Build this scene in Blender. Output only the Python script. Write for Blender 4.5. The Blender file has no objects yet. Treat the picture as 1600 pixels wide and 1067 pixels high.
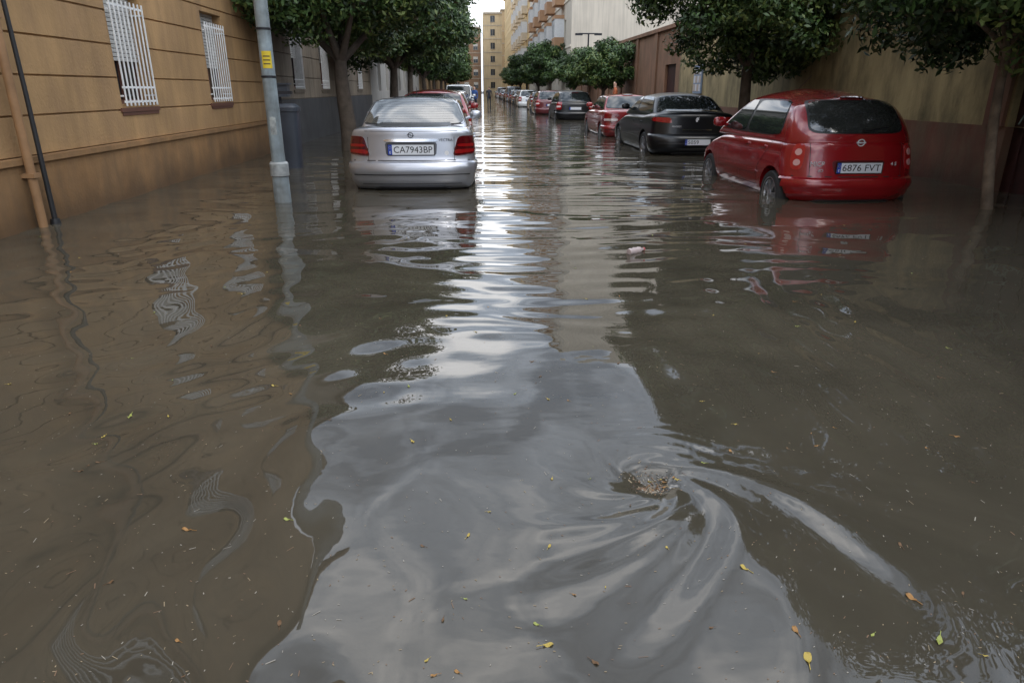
import bpy, bmesh, math, random
import numpy as np
from mathutils import Vector, Matrix
from mathutils.bvhtree import BVHTree
random.seed(7); RNG=np.random.RandomState(7)
sc=bpy.context.scene
COL=sc.collection
R=math.radians
sc.view_settings.view_transform='Standard'
sc.view_settings.look='None'
sc.view_settings.exposure=0

# ------------------------------------------------------------ materials
def M(name,col,rough=.6,metal=0.,var=0.,scale=3.,bump=0.,bscale=40.,coat=0.,ior=None,streak=0.,damp=0.,stain=None,stain_amt=.5,sfreq=5):
    m=bpy.data.materials.new(name); m.use_nodes=True
    nt=m.node_tree; N=nt.nodes; L=nt.links
    b=N['Principled BSDF']
    b.inputs['Roughness'].default_value=rough
    b.inputs['Metallic'].default_value=metal
    if ior: b.inputs['IOR'].default_value=ior
    if coat:
        b.inputs['Coat Weight'].default_value=coat
        b.inputs['Coat Roughness'].default_value=.04
    c4=(col[0],col[1],col[2],1)
    b.inputs['Base Color'].default_value=c4
    tc=N.new('ShaderNodeTexCoord')
    def noise(sc_,det=4,vec=None,rg=.55):
        n=N.new('ShaderNodeTexNoise'); n.inputs['Scale'].default_value=sc_; n.inputs['Detail'].default_value=det; n.inputs['Roughness'].default_value=rg
        L.new(vec if vec else tc.outputs['Object'],n.inputs['Vector']); return n.outputs['Fac']
    def ramp(fac,a,b_,lo=0,hi=1):
        mr=N.new('ShaderNodeMapRange'); mr.inputs['From Min'].default_value=a; mr.inputs['From Max'].default_value=b_
        mr.inputs['To Min'].default_value=lo; mr.inputs['To Max'].default_value=hi; L.new(fac,mr.inputs['Value']); return mr.outputs['Result']
    def mulc(cur,fac):
        mx=N.new('ShaderNodeMix'); mx.data_type='RGBA'; mx.blend_type='MULTIPLY'; mx.inputs['Factor'].default_value=1
        if cur is None: mx.inputs['A'].default_value=c4
        else: L.new(cur,mx.inputs['A'])
        L.new(fac,mx.inputs['B']); return mx.outputs['Result']
    cur=None
    if var:
        cur=mulc(cur,ramp(noise(scale),.3,.7,1-var,1+var))
    if stain:
        mx=N.new('ShaderNodeMix'); mx.data_type='RGBA'
        if cur is None: mx.inputs['A'].default_value=c4
        else: L.new(cur,mx.inputs['A'])
        mx.inputs['B'].default_value=(*stain,1)
        mp=N.new('ShaderNodeMapping'); mp.inputs['Scale'].default_value=(1.3,1.3,.55); L.new(tc.outputs['Object'],mp.inputs['Vector'])
        L.new(ramp(noise(1.6,6,mp.outputs[0],.65),.42,.68,0,stain_amt),mx.inputs['Factor']); cur=mx.outputs['Result']
    if streak:
        mp=N.new('ShaderNodeMapping'); mp.inputs['Scale'].default_value=(sfreq,sfreq,.25); L.new(tc.outputs['Object'],mp.inputs['Vector'])
        cur=mulc(cur,ramp(noise(1.5,5,mp.outputs[0],.6),.42,.7,1,1-streak))
    if damp:
        sx=N.new('ShaderNodeSeparateXYZ'); L.new(tc.outputs['Object'],sx.inputs[0])
        ad=N.new('ShaderNodeMath'); ad.operation='MULTIPLY_ADD'; L.new(noise(2.5,5),ad.inputs[0]); ad.inputs[1].default_value=-.5; L.new(sx.outputs['Z'],ad.inputs[2])
        cur=mulc(cur,ramp(ad.outputs[0],-.2,.22,1-damp,1))
    if cur is not None: L.new(cur,b.inputs['Base Color'])
    if bump:
        bp=N.new('ShaderNodeBump'); bp.inputs['Strength'].default_value=bump; bp.inputs['Distance'].default_value=.01
        L.new(noise(bscale,5),bp.inputs['Height']); L.new(bp.outputs[0],b.inputs['Normal'])
    return m

class MB:
    def __init__(s): s.v=[];s.f=[];s.m=[]
    def add(s,v,f,mi=0):
        o=len(s.v); s.v+= [tuple(p) for p in v]; s.f+=[tuple(i+o for i in q) for q in f]; s.m+=[mi]*len(f)
    def box(s,x0,x1,y0,y1,z0,z1,mi=0):
        v=[(x,y,z) for x in(x0,x1) for y in(y0,y1) for z in(z0,z1)]
        s.add(v,[(0,1,3,2),(4,6,7,5),(0,4,5,1),(2,3,7,6),(0,2,6,4),(1,5,7,3)],mi)
    def tube(s,pts,rad,n=10,mi=0,cap=True):
        pts=[Vector(p) for p in pts]; vs=[];fs=[]
        if not hasattr(rad,'__len__'): rad=[rad]*len(pts)
        for i,p in enumerate(pts):
            d=(pts[min(i+1,len(pts)-1)]-pts[max(i-1,0)]).normalized()
            a=d.orthogonal().normalized() if i==0 else (a-d*a.dot(d)).normalized()
            b=d.cross(a)
            for k in range(n):
                t=2*math.pi*k/n; vs.append(p+(a*math.cos(t)+b*math.sin(t))*rad[i])
        for i in range(len(pts)-1):
            for k in range(n):
                fs.append((i*n+k,i*n+(k+1)%n,(i+1)*n+(k+1)%n,(i+1)*n+k))
        if cap:
            fs.append(tuple(range(n-1,-1,-1))); fs.append(tuple((len(pts)-1)*n+k for k in range(n)))
        s.add(vs,fs,mi)
    def lathe(s,prof,n=24,axis='z',c=(0,0,0),mi=0):
        vs=[];fs=[]
        for (r,h) in prof:
            for k in range(n):
                t=2*math.pi*k/n; a,b=r*math.cos(t),r*math.sin(t)
                p=(a,b,h) if axis=='z' else ((h,a,b) if axis=='x' else (a,h,b))
                vs.append((p[0]+c[0],p[1]+c[1],p[2]+c[2]))
        for i in range(len(prof)-1):
            for k in range(n): fs.append((i*n+k,i*n+(k+1)%n,(i+1)*n+(k+1)%n,(i+1)*n+k))
        s.add(vs,fs,mi)
    def mesh(s,name,mats,smooth=None,recalc=True):
        me=bpy.data.meshes.new(name); me.from_pydata(s.v,[],s.f)
        for m in mats: me.materials.append(m)
        me.polygons.foreach_set('material_index',s.m)
        if recalc:
            bm=bmesh.new(); bm.from_mesh(me); bmesh.ops.recalc_face_normals(bm,faces=bm.faces); bm.to_mesh(me); bm.free()
        if smooth:
            me.polygons.foreach_set('use_smooth',[True]*len(me.polygons)); me.set_sharp_from_angle(angle=R(smooth))
        me.update(); return me
    def obj(s,name,mats,parent=None,smooth=None,recalc=True):
        return O(name,s.mesh(name,mats,smooth,recalc),parent)
def O(name,me,parent=None,loc=None):
    o=bpy.data.objects.new(name,me); COL.objects.link(o)
    if parent: o.parent=parent
    if loc: o.location=loc
    return o
def thing(name,label,cat,loc=(0,0,0),group=None,rz=0):
    e=O(name,None); e.location=loc; e.rotation_euler=(0,0,rz); e["label"]=label; e["category"]=cat; e.empty_display_size=.2
    if group: e["group"]=group
    return e
def text_mesh(name,txt,size,mat,ext=.001):
    cu=bpy.data.curves.new(name,'FONT'); cu.body=txt; cu.size=size; cu.extrude=ext; cu.align_x='CENTER'; cu.align_y='CENTER'; cu.resolution_u=3
    o=bpy.data.objects.new(name,cu); COL.objects.link(o); bpy.context.view_layer.update()
    me=bpy.data.meshes.new_from_object(o.evaluated_get(bpy.context.evaluated_depsgraph_get()))
    bpy.data.objects.remove(o); me.materials.clear(); me.materials.append(mat); me.transform(Matrix.Rotation(R(90),4,'X')); return me
def sstep(a,b,x):
    t=np.clip((x-a)/(b-a),0,1); return t*t*(3-2*t)

# ------------------------------------------------------------ world
w=bpy.data.worlds.new("World"); sc.world=w; w.use_nodes=True
nt=w.node_tree; N=nt.nodes; L=nt.links
bg=N['Background']; bg.inputs['Strength'].default_value=.1
sky=N.new('ShaderNodeTexSky'); sky.sky_type='NISHITA'; sky.sun_disc=False; sky.sun_elevation=R(48); sky.sun_rotation=R(200)
tc=N.new('ShaderNodeTexCoord')
mp=N.new('ShaderNodeMapping'); mp.inputs['Scale'].default_value=(1,1,1.8); mp.inputs['Location'].default_value=(.35,.1,0); L.new(tc.outputs['Generated'],mp.inputs[0])
n1=N.new('ShaderNodeTexNoise'); n1.inputs['Scale'].default_value=3.8; n1.inputs['Detail'].default_value=7; n1.inputs['Roughness'].default_value=.54; n1.inputs['Distortion'].default_value=.5; L.new(mp.outputs[0],n1.inputs['Vector'])
cr=N.new('ShaderNodeValToRGB'); L.new(n1.outputs['Fac'],cr.inputs[0])
e=cr.color_ramp.elements; e[0].position=.38; e[0].color=(.19,.235,.31,1); e[1].position=.64; e[1].color=(1.3,1.3,1.32,1)
k=e.new(.5); k.color=(.50,.575,.69,1)
sx=N.new('ShaderNodeSeparateXYZ'); L.new(tc.outputs['Generated'],sx.inputs[0])
mr=N.new('ShaderNodeMapRange'); L.new(sx.outputs['Z'],mr.inputs[0]); mr.inputs[1].default_value=0; mr.inputs[2].default_value=.75; mr.inputs[3].default_value=22; mr.inputs[4].default_value=35
mu=N.new('ShaderNodeMix'); mu.data_type='RGBA'; mu.blend_type='MULTIPLY'; mu.inputs[0].default_value=1; L.new(cr.outputs[0],mu.inputs['A']); L.new(mr.outputs[0],mu.inputs['B'])
mx=N.new('ShaderNodeMix'); mx.data_type='RGBA'; mx.inputs[0].default_value=.88; L.new(sky.outputs[0],mx.inputs['A']); L.new(mu.outputs['Result'],mx.inputs['B'])
L.new(mx.outputs['Result'],bg.inputs['Color'])
sd=bpy.data.lights.new('sun','SUN'); sd.energy=.75; sd.angle=R(20); sd.color=(1,.95,.87)
so=O('sun',sd); so.rotation_euler=(R(42),0,R(20))
# ------------------------------------------------------------ camera
cd=bpy.data.cameras.new('camera'); cam=O('camera',cd); cd.lens=24; cd.sensor_width=36; cd.clip_end=2000; cd.clip_start=.05
cam.location=(0,0,1.28); cam.rotation_euler=(R(90-20.27),0,R(-2.92)); sc.camera=cam

# ------------------------------------------------------------ ground and water
VX,VY=.60,2.06
_w1=[(RNG.uniform(.45,1.3),R(90+RNG.uniform(-25,25)),RNG.uniform(0,6.3)) for _ in range(9)]
_w3=[(RNG.uniform(.17,.36),R(90+RNG.uniform(-22,22)),RNG.uniform(0,6.3)) for _ in range(9)]
_w2=[(RNG.uniform(.16,.52),RNG.uniform(0,6.3),RNG.uniform(0,6.3)) for _ in range(12)]
def wh(x,y):
    x=np.asarray(x,float); y=np.asarray(y,float)
    h=np.zeros_like(x*y)
    rp=sstep(2.4,6.0,y)
    wx=x+.18*np.sin(1.5*y+1.2*np.sin(1.1*x)); wy=y+.16*np.sin(1.9*x+.9*np.sin(1.4*y))
    far=1-sstep(14,40,y)
    calm=1-.80*np.exp(-((x+.80)/1.2)**2-((y-7.6)/2.6)**2)-.86*np.exp(-((x-3.8)/1.6)**2-((y-6.4)/2.6)**2)
    mid=np.exp(-((x-1.0)/1.5)**2)*sstep(2.8,4.2,y)
    for l,a,p in _w1:
        k=2*math.pi/l; h+= .0105*l/6.28*np.sin(k*(wx*math.cos(a)+wy*math.sin(a))+p)*(.25+.75*rp)*far*(.28+.72*calm)
    pat=.45+.55*np.sin(.9*x+.7*y+1.2*np.sin(.6*x-.5*y))**2
    for l,a,p in _w3:
        k=2*math.pi/l; h+= .0100*l/6.28*np.sin(k*(wx*math.cos(a)+wy*math.sin(a))+p)*(sstep(3.0,6.0,y)*pat+.9*mid)*(1-sstep(10,17,y))*calm
    rc=np.sqrt((x-.9)**2*.45+(y+1.5)**2); h+= .0022*mid*calm*(1-sstep(8,13,y))*np.sin(2*math.pi*rc/.30+.9*np.sin(1.3*x+.5*y))
    lm=sstep(.6,-.9,x)*(1-sstep(5.0,9,y))
    for l,a,p in _w2:
        k=2*math.pi/l; h+= .0115*l/6.28*np.sin(k*(wx*math.cos(a)+wy*math.sin(a))+p+.8*np.sin(2.1*x+1.7*y))*(lm+.17)*(1-sstep(6,9,y))
    fx=x-(1.15+.10*(y-3)**2*.5)
    fm=np.exp(-((x-1.7-.15*(y-3))/.8)**2)*sstep(1.7,2.8,y)*(1-sstep(4.2,6.5,y))
    h+= .0046*fm*np.sin(2*math.pi*(fx+.12*np.sin(1.8*y))/ .30)+.0016*fm*np.sin(2*math.pi*(fx-.10*y)/.17+1)
    dx=x-VX; dy=y-VY; r=np.sqrt(dx*dx+dy*dy)+1e-6; th=np.arctan2(dy,dx)
    dw=(.5+.5*np.cos(th+1.15))**2
    wgt=.25+.75*dw; RR=.30+.52*dw
    env=r*np.exp(-(r/RR)**2.2)*sstep(.02,.10,r)*wgt
    ph=th+1.0*np.log(r+.05)
    s1=np.sin(6*ph+1.1*np.sin(2*th+1)+.9*np.sin(5*r)); s2=np.sin(14*ph+2+1.1*np.sin(3*th)+1.5*np.sin(4*r))
    h+= env*.0210*s1*np.abs(s1)**.3
    h+= env*.0070*s2
    cu=np.exp(-((th-.55)/.8)**2)*np.exp(-((r-.27)/.16)**2); h+= .0012*cu*np.sin(2*math.pi*r/.065+2*th)
    h-= .038*np.exp(-(r/.058)**2)+.018*np.exp(-(r/.16)**1.5)
    return h
ys=list(np.arange(-6,.6,.1)); y=.6
while y<62: ys.append(y); y*=1.0045
ys+= [80,110,150,200]
ys=np.array(ys); xs=np.linspace(-4.6,7.2,480)
XX,YY=np.meshgrid(xs,ys); ZZ=wh(XX,YY)
nv=XX.size; co=np.stack([XX.ravel(),YY.ravel(),ZZ.ravel()],1)
ny,nx=XX.shape; idx=np.arange(nv).reshape(ny,nx)
q=np.stack([idx[:-1,:-1],idx[:-1,1:],idx[1:,1:],idx[1:,:-1]],-1).reshape(-1,4)
me=bpy.data.meshes.new('water'); me.vertices.add(nv); me.vertices.foreach_set('co',co.ravel())
me.loops.add(q.size); me.loops.foreach_set('vertex_index',q.ravel()); me.polygons.add(len(q))
me.polygons.foreach_set('loop_start',np.arange(0,q.size,4)); me.polygons.foreach_set('loop_total',np.full(len(q),4))
me.polygons.foreach_set('use_smooth',np.ones(len(q),bool)); me.update(); me.validate()
wm=bpy.data.materials.new('muddy_water'); wm.use_nodes=True; nt=wm.node_tree; N=nt.nodes; L=nt.links
b=N['Principled BSDF']; b.inputs['Roughness'].default_value=.012; b.inputs['IOR'].default_value=1.5
tc=N.new('ShaderNodeTexCoord')
def nz(scale,mscale,det=3,dist=0.,rg=.5):
    mp=N.new('ShaderNodeMapping'); mp.inputs['Scale'].default_value=mscale; L.new(tc.outputs['Object'],mp.inputs[0])
    n=N.new('ShaderNodeTexNoise'); n.inputs['Scale'].default_value=scale; n.inputs['Detail'].default_value=det; n.inputs['Distortion'].default_value=dist; n.inputs['Roughness'].default_value=rg
    L.new(mp.outputs[0],n.inputs['Vector']); return n.outputs['Fac']
cr=N.new('ShaderNodeValToRGB'); L.new(nz(.9,(1,1,1),6,1.2,.6),cr.inputs[0])
e=cr.color_ramp.elements; e[0].position=.3; e[0].color=(.047,.041,.030,1); e[1].position=.7; e[1].color=(.074,.064,.046,1)
L.new(cr.outputs[0],b.inputs['Base Color'])
sx=N.new('ShaderNodeSeparateXYZ'); L.new(tc.outputs['Object'],sx.inputs[0])
mr=N.new('ShaderNodeMapRange'); mr.interpolation_type='SMOOTHSTEP'; L.new(sx.outputs['Y'],mr.inputs[0]); mr.inputs[1].default_value=7; mr.inputs[2].default_value=16; mr.inputs[3].default_value=.02; mr.inputs[4].default_value=1
ml=N.new('ShaderNodeMath'); ml.operation='MULTIPLY'; L.new(nz(1,(.9,3.6,1),1,.5),ml.inputs[0]); L.new(mr.outputs[0],ml.inputs[1])
b1=N.new('ShaderNodeBump'); b1.inputs['Strength'].default_value=1; b1.inputs['Distance'].default_value=.016; L.new(ml.outputs[0],b1.inputs['Height'])
b2=N.new('ShaderNodeBump'); b2.inputs['Strength'].default_value=1; b2.inputs['Distance'].default_value=.0003; L.new(nz(1,(7,14,1),1),b2.inputs['Height'])
L.new(b1.outputs[0],b2.inputs['Normal']); L.new(b2.outputs[0],b.inputs['Normal'])
me.materials.append(wm)
wo=O('water',me); wo["kind"]="structure"; wo["label"]="murky brown flood water covering the street"
asph=M('asphalt',(.05,.05,.05),.9,var=.3)
g=MB(); g.add([(-300,-100,-.30),(300,-100,-.30),(300,500,-.30),(-300,500,-.30)],[(0,1,2,3)]); go=g.obj('ground',[asph]); go["kind"]="structure"
g=MB(); g.add([(-2.6,-20,-.26),(5.5,-20,-.26),(5.5,168,-.26),(-2.6,168,-.26)],[(0,1,2,3)]); go=g.obj('road',[asph]); go["kind"]="structure"
pv=M('pavement_slabs',(.25,.24,.22),.8,var=.2)
for x0,x1 in((-4.5,-2.6),(5.5,7.0)):
    g=MB(); g.box(x0,x1,-20,168,-.29,-.13); go=g.obj('pavement',[pv]); go["kind"]="structure"

# ------------------------------------------------------------ buildings
def facade(mb,X,sg,y0,y1,z0,z1,ops,courses=None,proud=.024,groove=.016,rev=.2,mi=0):
    yc=sorted(set([y0,y1]+[o[0] for o in ops]+[o[1] for o in ops]))
    cz=courses or []
    zc=sorted(set([z0,z1]+[o[2] for o in ops]+[o[3] for o in ops]+[c for c in cz if z0<c<z1]))
    for a,b in zip(yc[:-1],yc[1:]):
        for c,d in zip(zc[:-1],zc[1:]):
            ym,zm=(a+b)/2,(c+d)/2
            if any(o[0]<ym<o[1] and o[2]<zm<o[3] for o in ops): continue
            if cz:
                p=X+sg*proud; g0=groove if any(abs(c-k)<1e-6 for k in cz) else 0; g1=groove if any(abs(d-k)<1e-6 for k in cz) else 0
                pr=[]
                if g0: pr+=[(X,c),(X,c+g0*.3)]
                pr+=[(p,c+g0*.8),(p,d-g1*.8)]
                if g1: pr+=[(X,d-g1*.3),(X,d)]
                for (xa,za),(xb,zb) in zip(pr[:-1],pr[1:]): mb.add([(xa,a,za),(xa,b,za),(xb,b,zb),(xb,a,zb)],[(0,1,2,3)],mi)
            else: mb.add([(X,a,c),(X,b,c),(X,b,d),(X,a,d)],[(0,1,2,3)],mi)
    xo=X+(sg*proud if cz else 0); xi=X-sg*rev
    for (a,b,c,d) in [o[:4] for o in ops]:
        mb.add([(xo,a,c),(xi,a,c),(xi,a,d),(xo,a,d)],[(0,1,2,3)],mi); mb.add([(xo,b,c),(xi,b,c),(xi,b,d),(xo,b,d)],[(0,1,2,3)],mi)
        mb.add([(xo,a,c),(xi,a,c),(xi,b,c),(xo,b,c)],[(0,1,2,3)],mi); mb.add([(xo,a,d),(xi,a,d),(xi,b,d),(xo,b,d)],[(0,1,2,3)],mi)
def shell(mb,X,sg,depth,y0,y1,z0,z1,mi=0):
    xb=X-sg*depth
    mb.add([(X,y0,z0),(xb,y0,z0),(xb,y0,z1),(X,y0,z1)],[(0,1,2,3)],mi); mb.add([(X,y1,z0),(xb,y1,z0),(xb,y1,z1),(X,y1,z1)],[(0,1,2,3)],mi)
    mb.add([(xb,y0,z0),(xb,y1,z0),(xb,y1,z1),(xb,y0,z1)],[(0,1,2,3)],mi); mb.add([(X,y0,z1),(xb,y0,z1),(xb,y1,z1),(X,y1,z1)],[(0,1,2,3)],mi)
glass=M('window_glass',(.025,.03,.035),.05,ior=1.6)
white_paint=M('white_painted_metal',(.72,.72,.71),.45,var=.08,scale=9)
shutter=M('roller_shutter',(.50,.49,.46),.6,var=.1)
wood_brown=M('brown_window_frame',(.13,.055,.035),.5)
ochre=M('ochre_render',(.39,.235,.102),.85,var=.16,scale=1.2,bump=.5,bscale=30,streak=.24,sfreq=2.5,damp=.35,stain=(.25,.15,.08),stain_amt=.5)
ochre_d=M('ochre_plinth',(.30,.16,.062),.8,var=.18,scale=1.5,bump=.5,bscale=30,streak=.2,sfreq=3,damp=.55,stain=(.15,.10,.055),stain_amt=.5)
def window_mesh(wd,ht,mats,shut=.5,sg=1,rails=1):
    m=MB(); f=.05
    for a,b,c,d in((-wd/2,-wd/2+f,0,ht),(wd/2-f,wd/2,0,ht),(-wd/2+f,wd/2-f,0,f),(-wd/2+f,wd/2-f,ht-f,ht),(-f/2,f/2,f,ht-f)):
        m.box(min(0,sg*.05),max(0,sg*.05),a,b,c,d,0)
    m.box(min(0,sg*.02),max(0,sg*.02),-wd/2+f,wd/2-f,f,ht-f,1)
    if shut>0:
        z=ht-.002; zb=ht*(1-shut)
        while z>zb:
            m.box(min(sg*.055,sg*.075),max(sg*.055,sg*.075),-wd/2+.01,wd/2-.01,z-.042,z,2); z-=.05
    return m.mesh('window',mats)
def near_windows(par,X,centers,wd,z0,z1,shut,grille=True,frame=wood_brown,sillm=None):
    sg=1
    wmsh=window_mesh(wd,z1-z0,[frame,glass,shutter],shut,sg)
    gm=None
    if grille:
        g=MB(); n=9; gw=wd-.10; gz0,gz1=-.02,(z1-z0)-.16
        for i in range(n):
            yy=-gw/2+gw*i/(n-1)
            g.box(.058,.07,yy-.011,yy+.011,gz0,gz1)
        for zz in(gz0+.05,gz1-.06,gz0+.22):
            g.box(.05,.0575,-gw/2-.03,gw/2+.03,zz-.013,zz+.013)
        for yy in(-gw/2-.02,gw/2+.02):
            for zz in(gz0+.12,gz1-.12): g.box(-.1,.0495,yy-.008,yy+.008,zz-.01,zz+.01)
        gm=g.mesh('window_grille',[white_paint])
    s=MB(); s.box(-.18,.045,-wd/2-.06,wd/2+.06,-.09,-.04); s.box(-.18,.035,-wd/2-.03,wd/2+.03,-.13,-.0905)
    sm=s.mesh('window_sill',[sillm or wood_brown])
    for c in centers:
        wo_=O('window',wmsh,par,(X-.19,c,z0))
        if gm: O('grille',gm,wo_,(.19,0,0))
        O('sill',sm,wo_,(.19,0,-.001))

WX=-4.40
b1=thing('apartment_building','ochre rendered building with grooved courses and white window grilles','building')
centers=[2.6,9.68,12.76]; ops=[(c-.48,c+.48,1.10,2.46) for c in centers]; up=[(c-.48,c+.48,4.6,6.3) for c in centers+[6.2]]
cs=[.66+.375*i for i in range(29)]
m=MB(); facade(m,WX,1,-8,15.4,.66,10.9,ops+up,cs); shell(m,WX,1,9,-8,15.4,-.28,10.9); m.obj('wall',[ochre],b1)
m=MB(); m.box(WX-.1,WX+.055,-8,15.42,-.28,.60); m.box(WX-.1,WX+.085,-8,15.44,.6005,.66); m.obj('plinth',[ochre_d],b1)
m=MB(); m.box(WX-.2,WX+.12,-8,15.5,3.55,3.7); m.box(WX-.3,WX+.45,-8,15.6,10.9,11.15); m.obj('cornice',[ochre_d],b1)
near_windows(b1,WX,centers,.96,1.10,2.46,.62); near_windows(b1,WX,centers+[6.2],.96,4.6,6.3,.4)
pm=M('ochre_downpipe_paint',(.27,.15,.07),.6,var=.2,scale=5); bl=M('black_cable',(.02,.02,.022),.5)
d=thing('downpipe','ochre painted downpipe fixed to the rendered wall','pipe',(WX+.12,6.95,0)); m=MB(); m.tube([(0,0,-.26),(0,0,10.6)],.042,12); m.obj('pipe',[pm],d,smooth=40)
for z in(.5,1.9,3.4,5,7):
    m=MB(); m.box(-.1,.055,-.055,.055,z-.02,z+.02); m.obj('bracket',[pm],d)
d=thing('cable_conduit','black cable conduit running down the ochre wall','pipe',(WX+.13,7.14,0)); m=MB(); m.tube([(0,0,.05),(0,0,1.2),(-.02,0,3),(-.02,0,9.3)],[.026,.022,.02,.02],10); m.lathe([(0,-.05),(.045,-.05),(.05,0),(.04,.05),(0,.05)],12); m.obj('conduit',[bl],d,smooth=40)
st2=M('grey_beige_stone',(.20,.16,.115),.85,var=.2,scale=1.5,bump=.5,bscale=20,streak=.3,damp=.3); pl2=M('dark_grey_plinth',(.06,.06,.062),.6,var=.25,scale=2,streak=.3)
b2=thing('townhouse','grey-beige stone townhouse with dark grey plinth','building')
c2=[18.4,21.6,24.8,28.0]; ops=[(c-.5,c+.5,1.3,2.7) for c in c2]; up=[(c-.5,c+.5,4.3,6.0) for c in c2]
cs=[1.05+.5*i for i in range(16)]
m=MB(); facade(m,WX,1,15.42,31,1.05,7.6,ops+up,cs); shell(m,WX-.01,1,9,15.42,31,-.28,7.6); m.obj('wall',[st2],b2)
m=MB(); m.box(WX-.1,WX+.05,15.45,31,-.28,1.05); m.obj('plinth',[pl2],b2)
m=MB(); m.box(WX-.2,WX+.3,15.45,31,7.6,7.85); m.box(WX-.2,WX+.1,15.45,31,3.5,3.62); m.obj('cornice',[st2],b2)
near_windows(b2,WX,c2,1.0,1.3,2.7,.5,sillm=st2); near_windows(b2,WX,c2,1.0,4.3,6.0,.5,grille=False,sillm=st2)

def far_building(name,label,X,sg,y0,y1,h,col,pitch,nfl,z0=1.2,fh=3.0,wd=1.2,ht=1.4,bays=None,depth=9,shut=.4,trim=None):
    mw=M(name+'_wall',col,.85,var=.08,scale=.5,streak=.2,damp=.2)
    tm=M(name+'_trim',trim or tuple(min(.8,c*1.2) for c in col),.8,var=.08)
    b=thing(name,label,'building')
    n=int((y1-y0-1.5)//pitch); off=(y1-y0-(n-1)*pitch)/2
    cs_=[y0+off+i*pitch for i in range(n)]
    ops=[(c-wd/2,c+wd/2,z0+k*fh,z0+k*fh+ht) for c in cs_ for k in range(nfl)]
    m=MB(); facade(m,X,sg,y0,y1,-.28,h,ops); shell(m,X,sg,depth,y0,y1,-.28,h); m.obj('wall',[mw],b)
    m=MB(); xa,xb=sorted((X-sg*.2,X+sg*.3)); m.box(xa,xb,y0+.01,y1-.01,h+.003,h+.3)
    xa,xb=sorted((X-sg*.1,X+sg*.06))
    for k in range(1,nfl): m.box(xa,xb,y0+.01,y1-.01,z0+k*fh-.62,z0+k*fh-.48)
    m.obj('cornice',[tm],b)
    wmsh=window_mesh(wd,ht,[white_paint,glass,shutter],shut,sg)
    wms2=window_mesh(wd,ht,[white_paint,glass,shutter],.15,sg)
    k2=0
    for i,c in enumerate(cs_):
        for k in range(nfl):
            if k2<100: O('window',wmsh if (i*5+k*3)%4 else wms2,b,(X-sg*.19,c,z0+k*fh)); k2+=1
    if bays:
        bm_=M(name+'_bay',bays,.7,var=.1)
        bb=MB(); D=.75; x0,x1=sorted((0,sg*D))
        bb.box(x0,x1,-1.0,1.0,-.35,.55,0); bb.box(x0,x1,-1.0,1.0,1.85,2.1,0)
        for yy in(-.96,-.02,.92): bb.box(x0,x1,yy,yy+.05,.55,1.85,1)
        xi0,xi1=sorted((sg*.05,sg*(D-.05))); bb.box(xi0,xi1,-.9,.9,.56,1.84,2)
        bmesh_=bb.mesh('bay_window',[bm_,white_paint,glass])
        for i,c in enumerate(cs_[:-1]):
            if i%2==0:
                for k in range(1,nfl):
                    O('bay_window',bmesh_,b,(X+sg*.004,c+pitch/2,z0+k*fh-.3))
    return b
far_building('rendered_building','pale grey rendered building with shop doors',WX,1,31.05,58,9.5,(.36,.34,.31),3.0,3)
far_building('tan_building','tan brick apartment building with white windows',WX,1,58.1,110,12.5,(.36,.25,.14),3.4,4,bays=(.5,.42,.3))
far_building('cream_building','cream apartment building along the street',WX,1,110.1,168,12.5,(.48,.34,.17),3.4,4)
RX=6.90
far_building('apartment_block','cream apartment block with projecting bay windows and blank white gable',RX,-1,52.7,92,20.8,(.58,.52,.43),3.2,6,z0=1.6,fh=3.15,bays=(.42,.24,.13),depth=14,shut=.5)
far_building('apartment_block','yellow cream apartment block with white bays',RX+.02,-1,92.3,132,20.5,(.62,.44,.21),3.2,6,z0=1.6,fh=3.15,bays=(.60,.50,.36),depth=14)
far_building('apartment_block','cream apartment block with rows of small windows',RX,-1,132.3,168,19.5,(.62,.46,.24),3.2,6,z0=1.6,fh=2.9,depth=14)
frame_b=M('beige_window_surround',(.42,.38,.32),.7)
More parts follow.
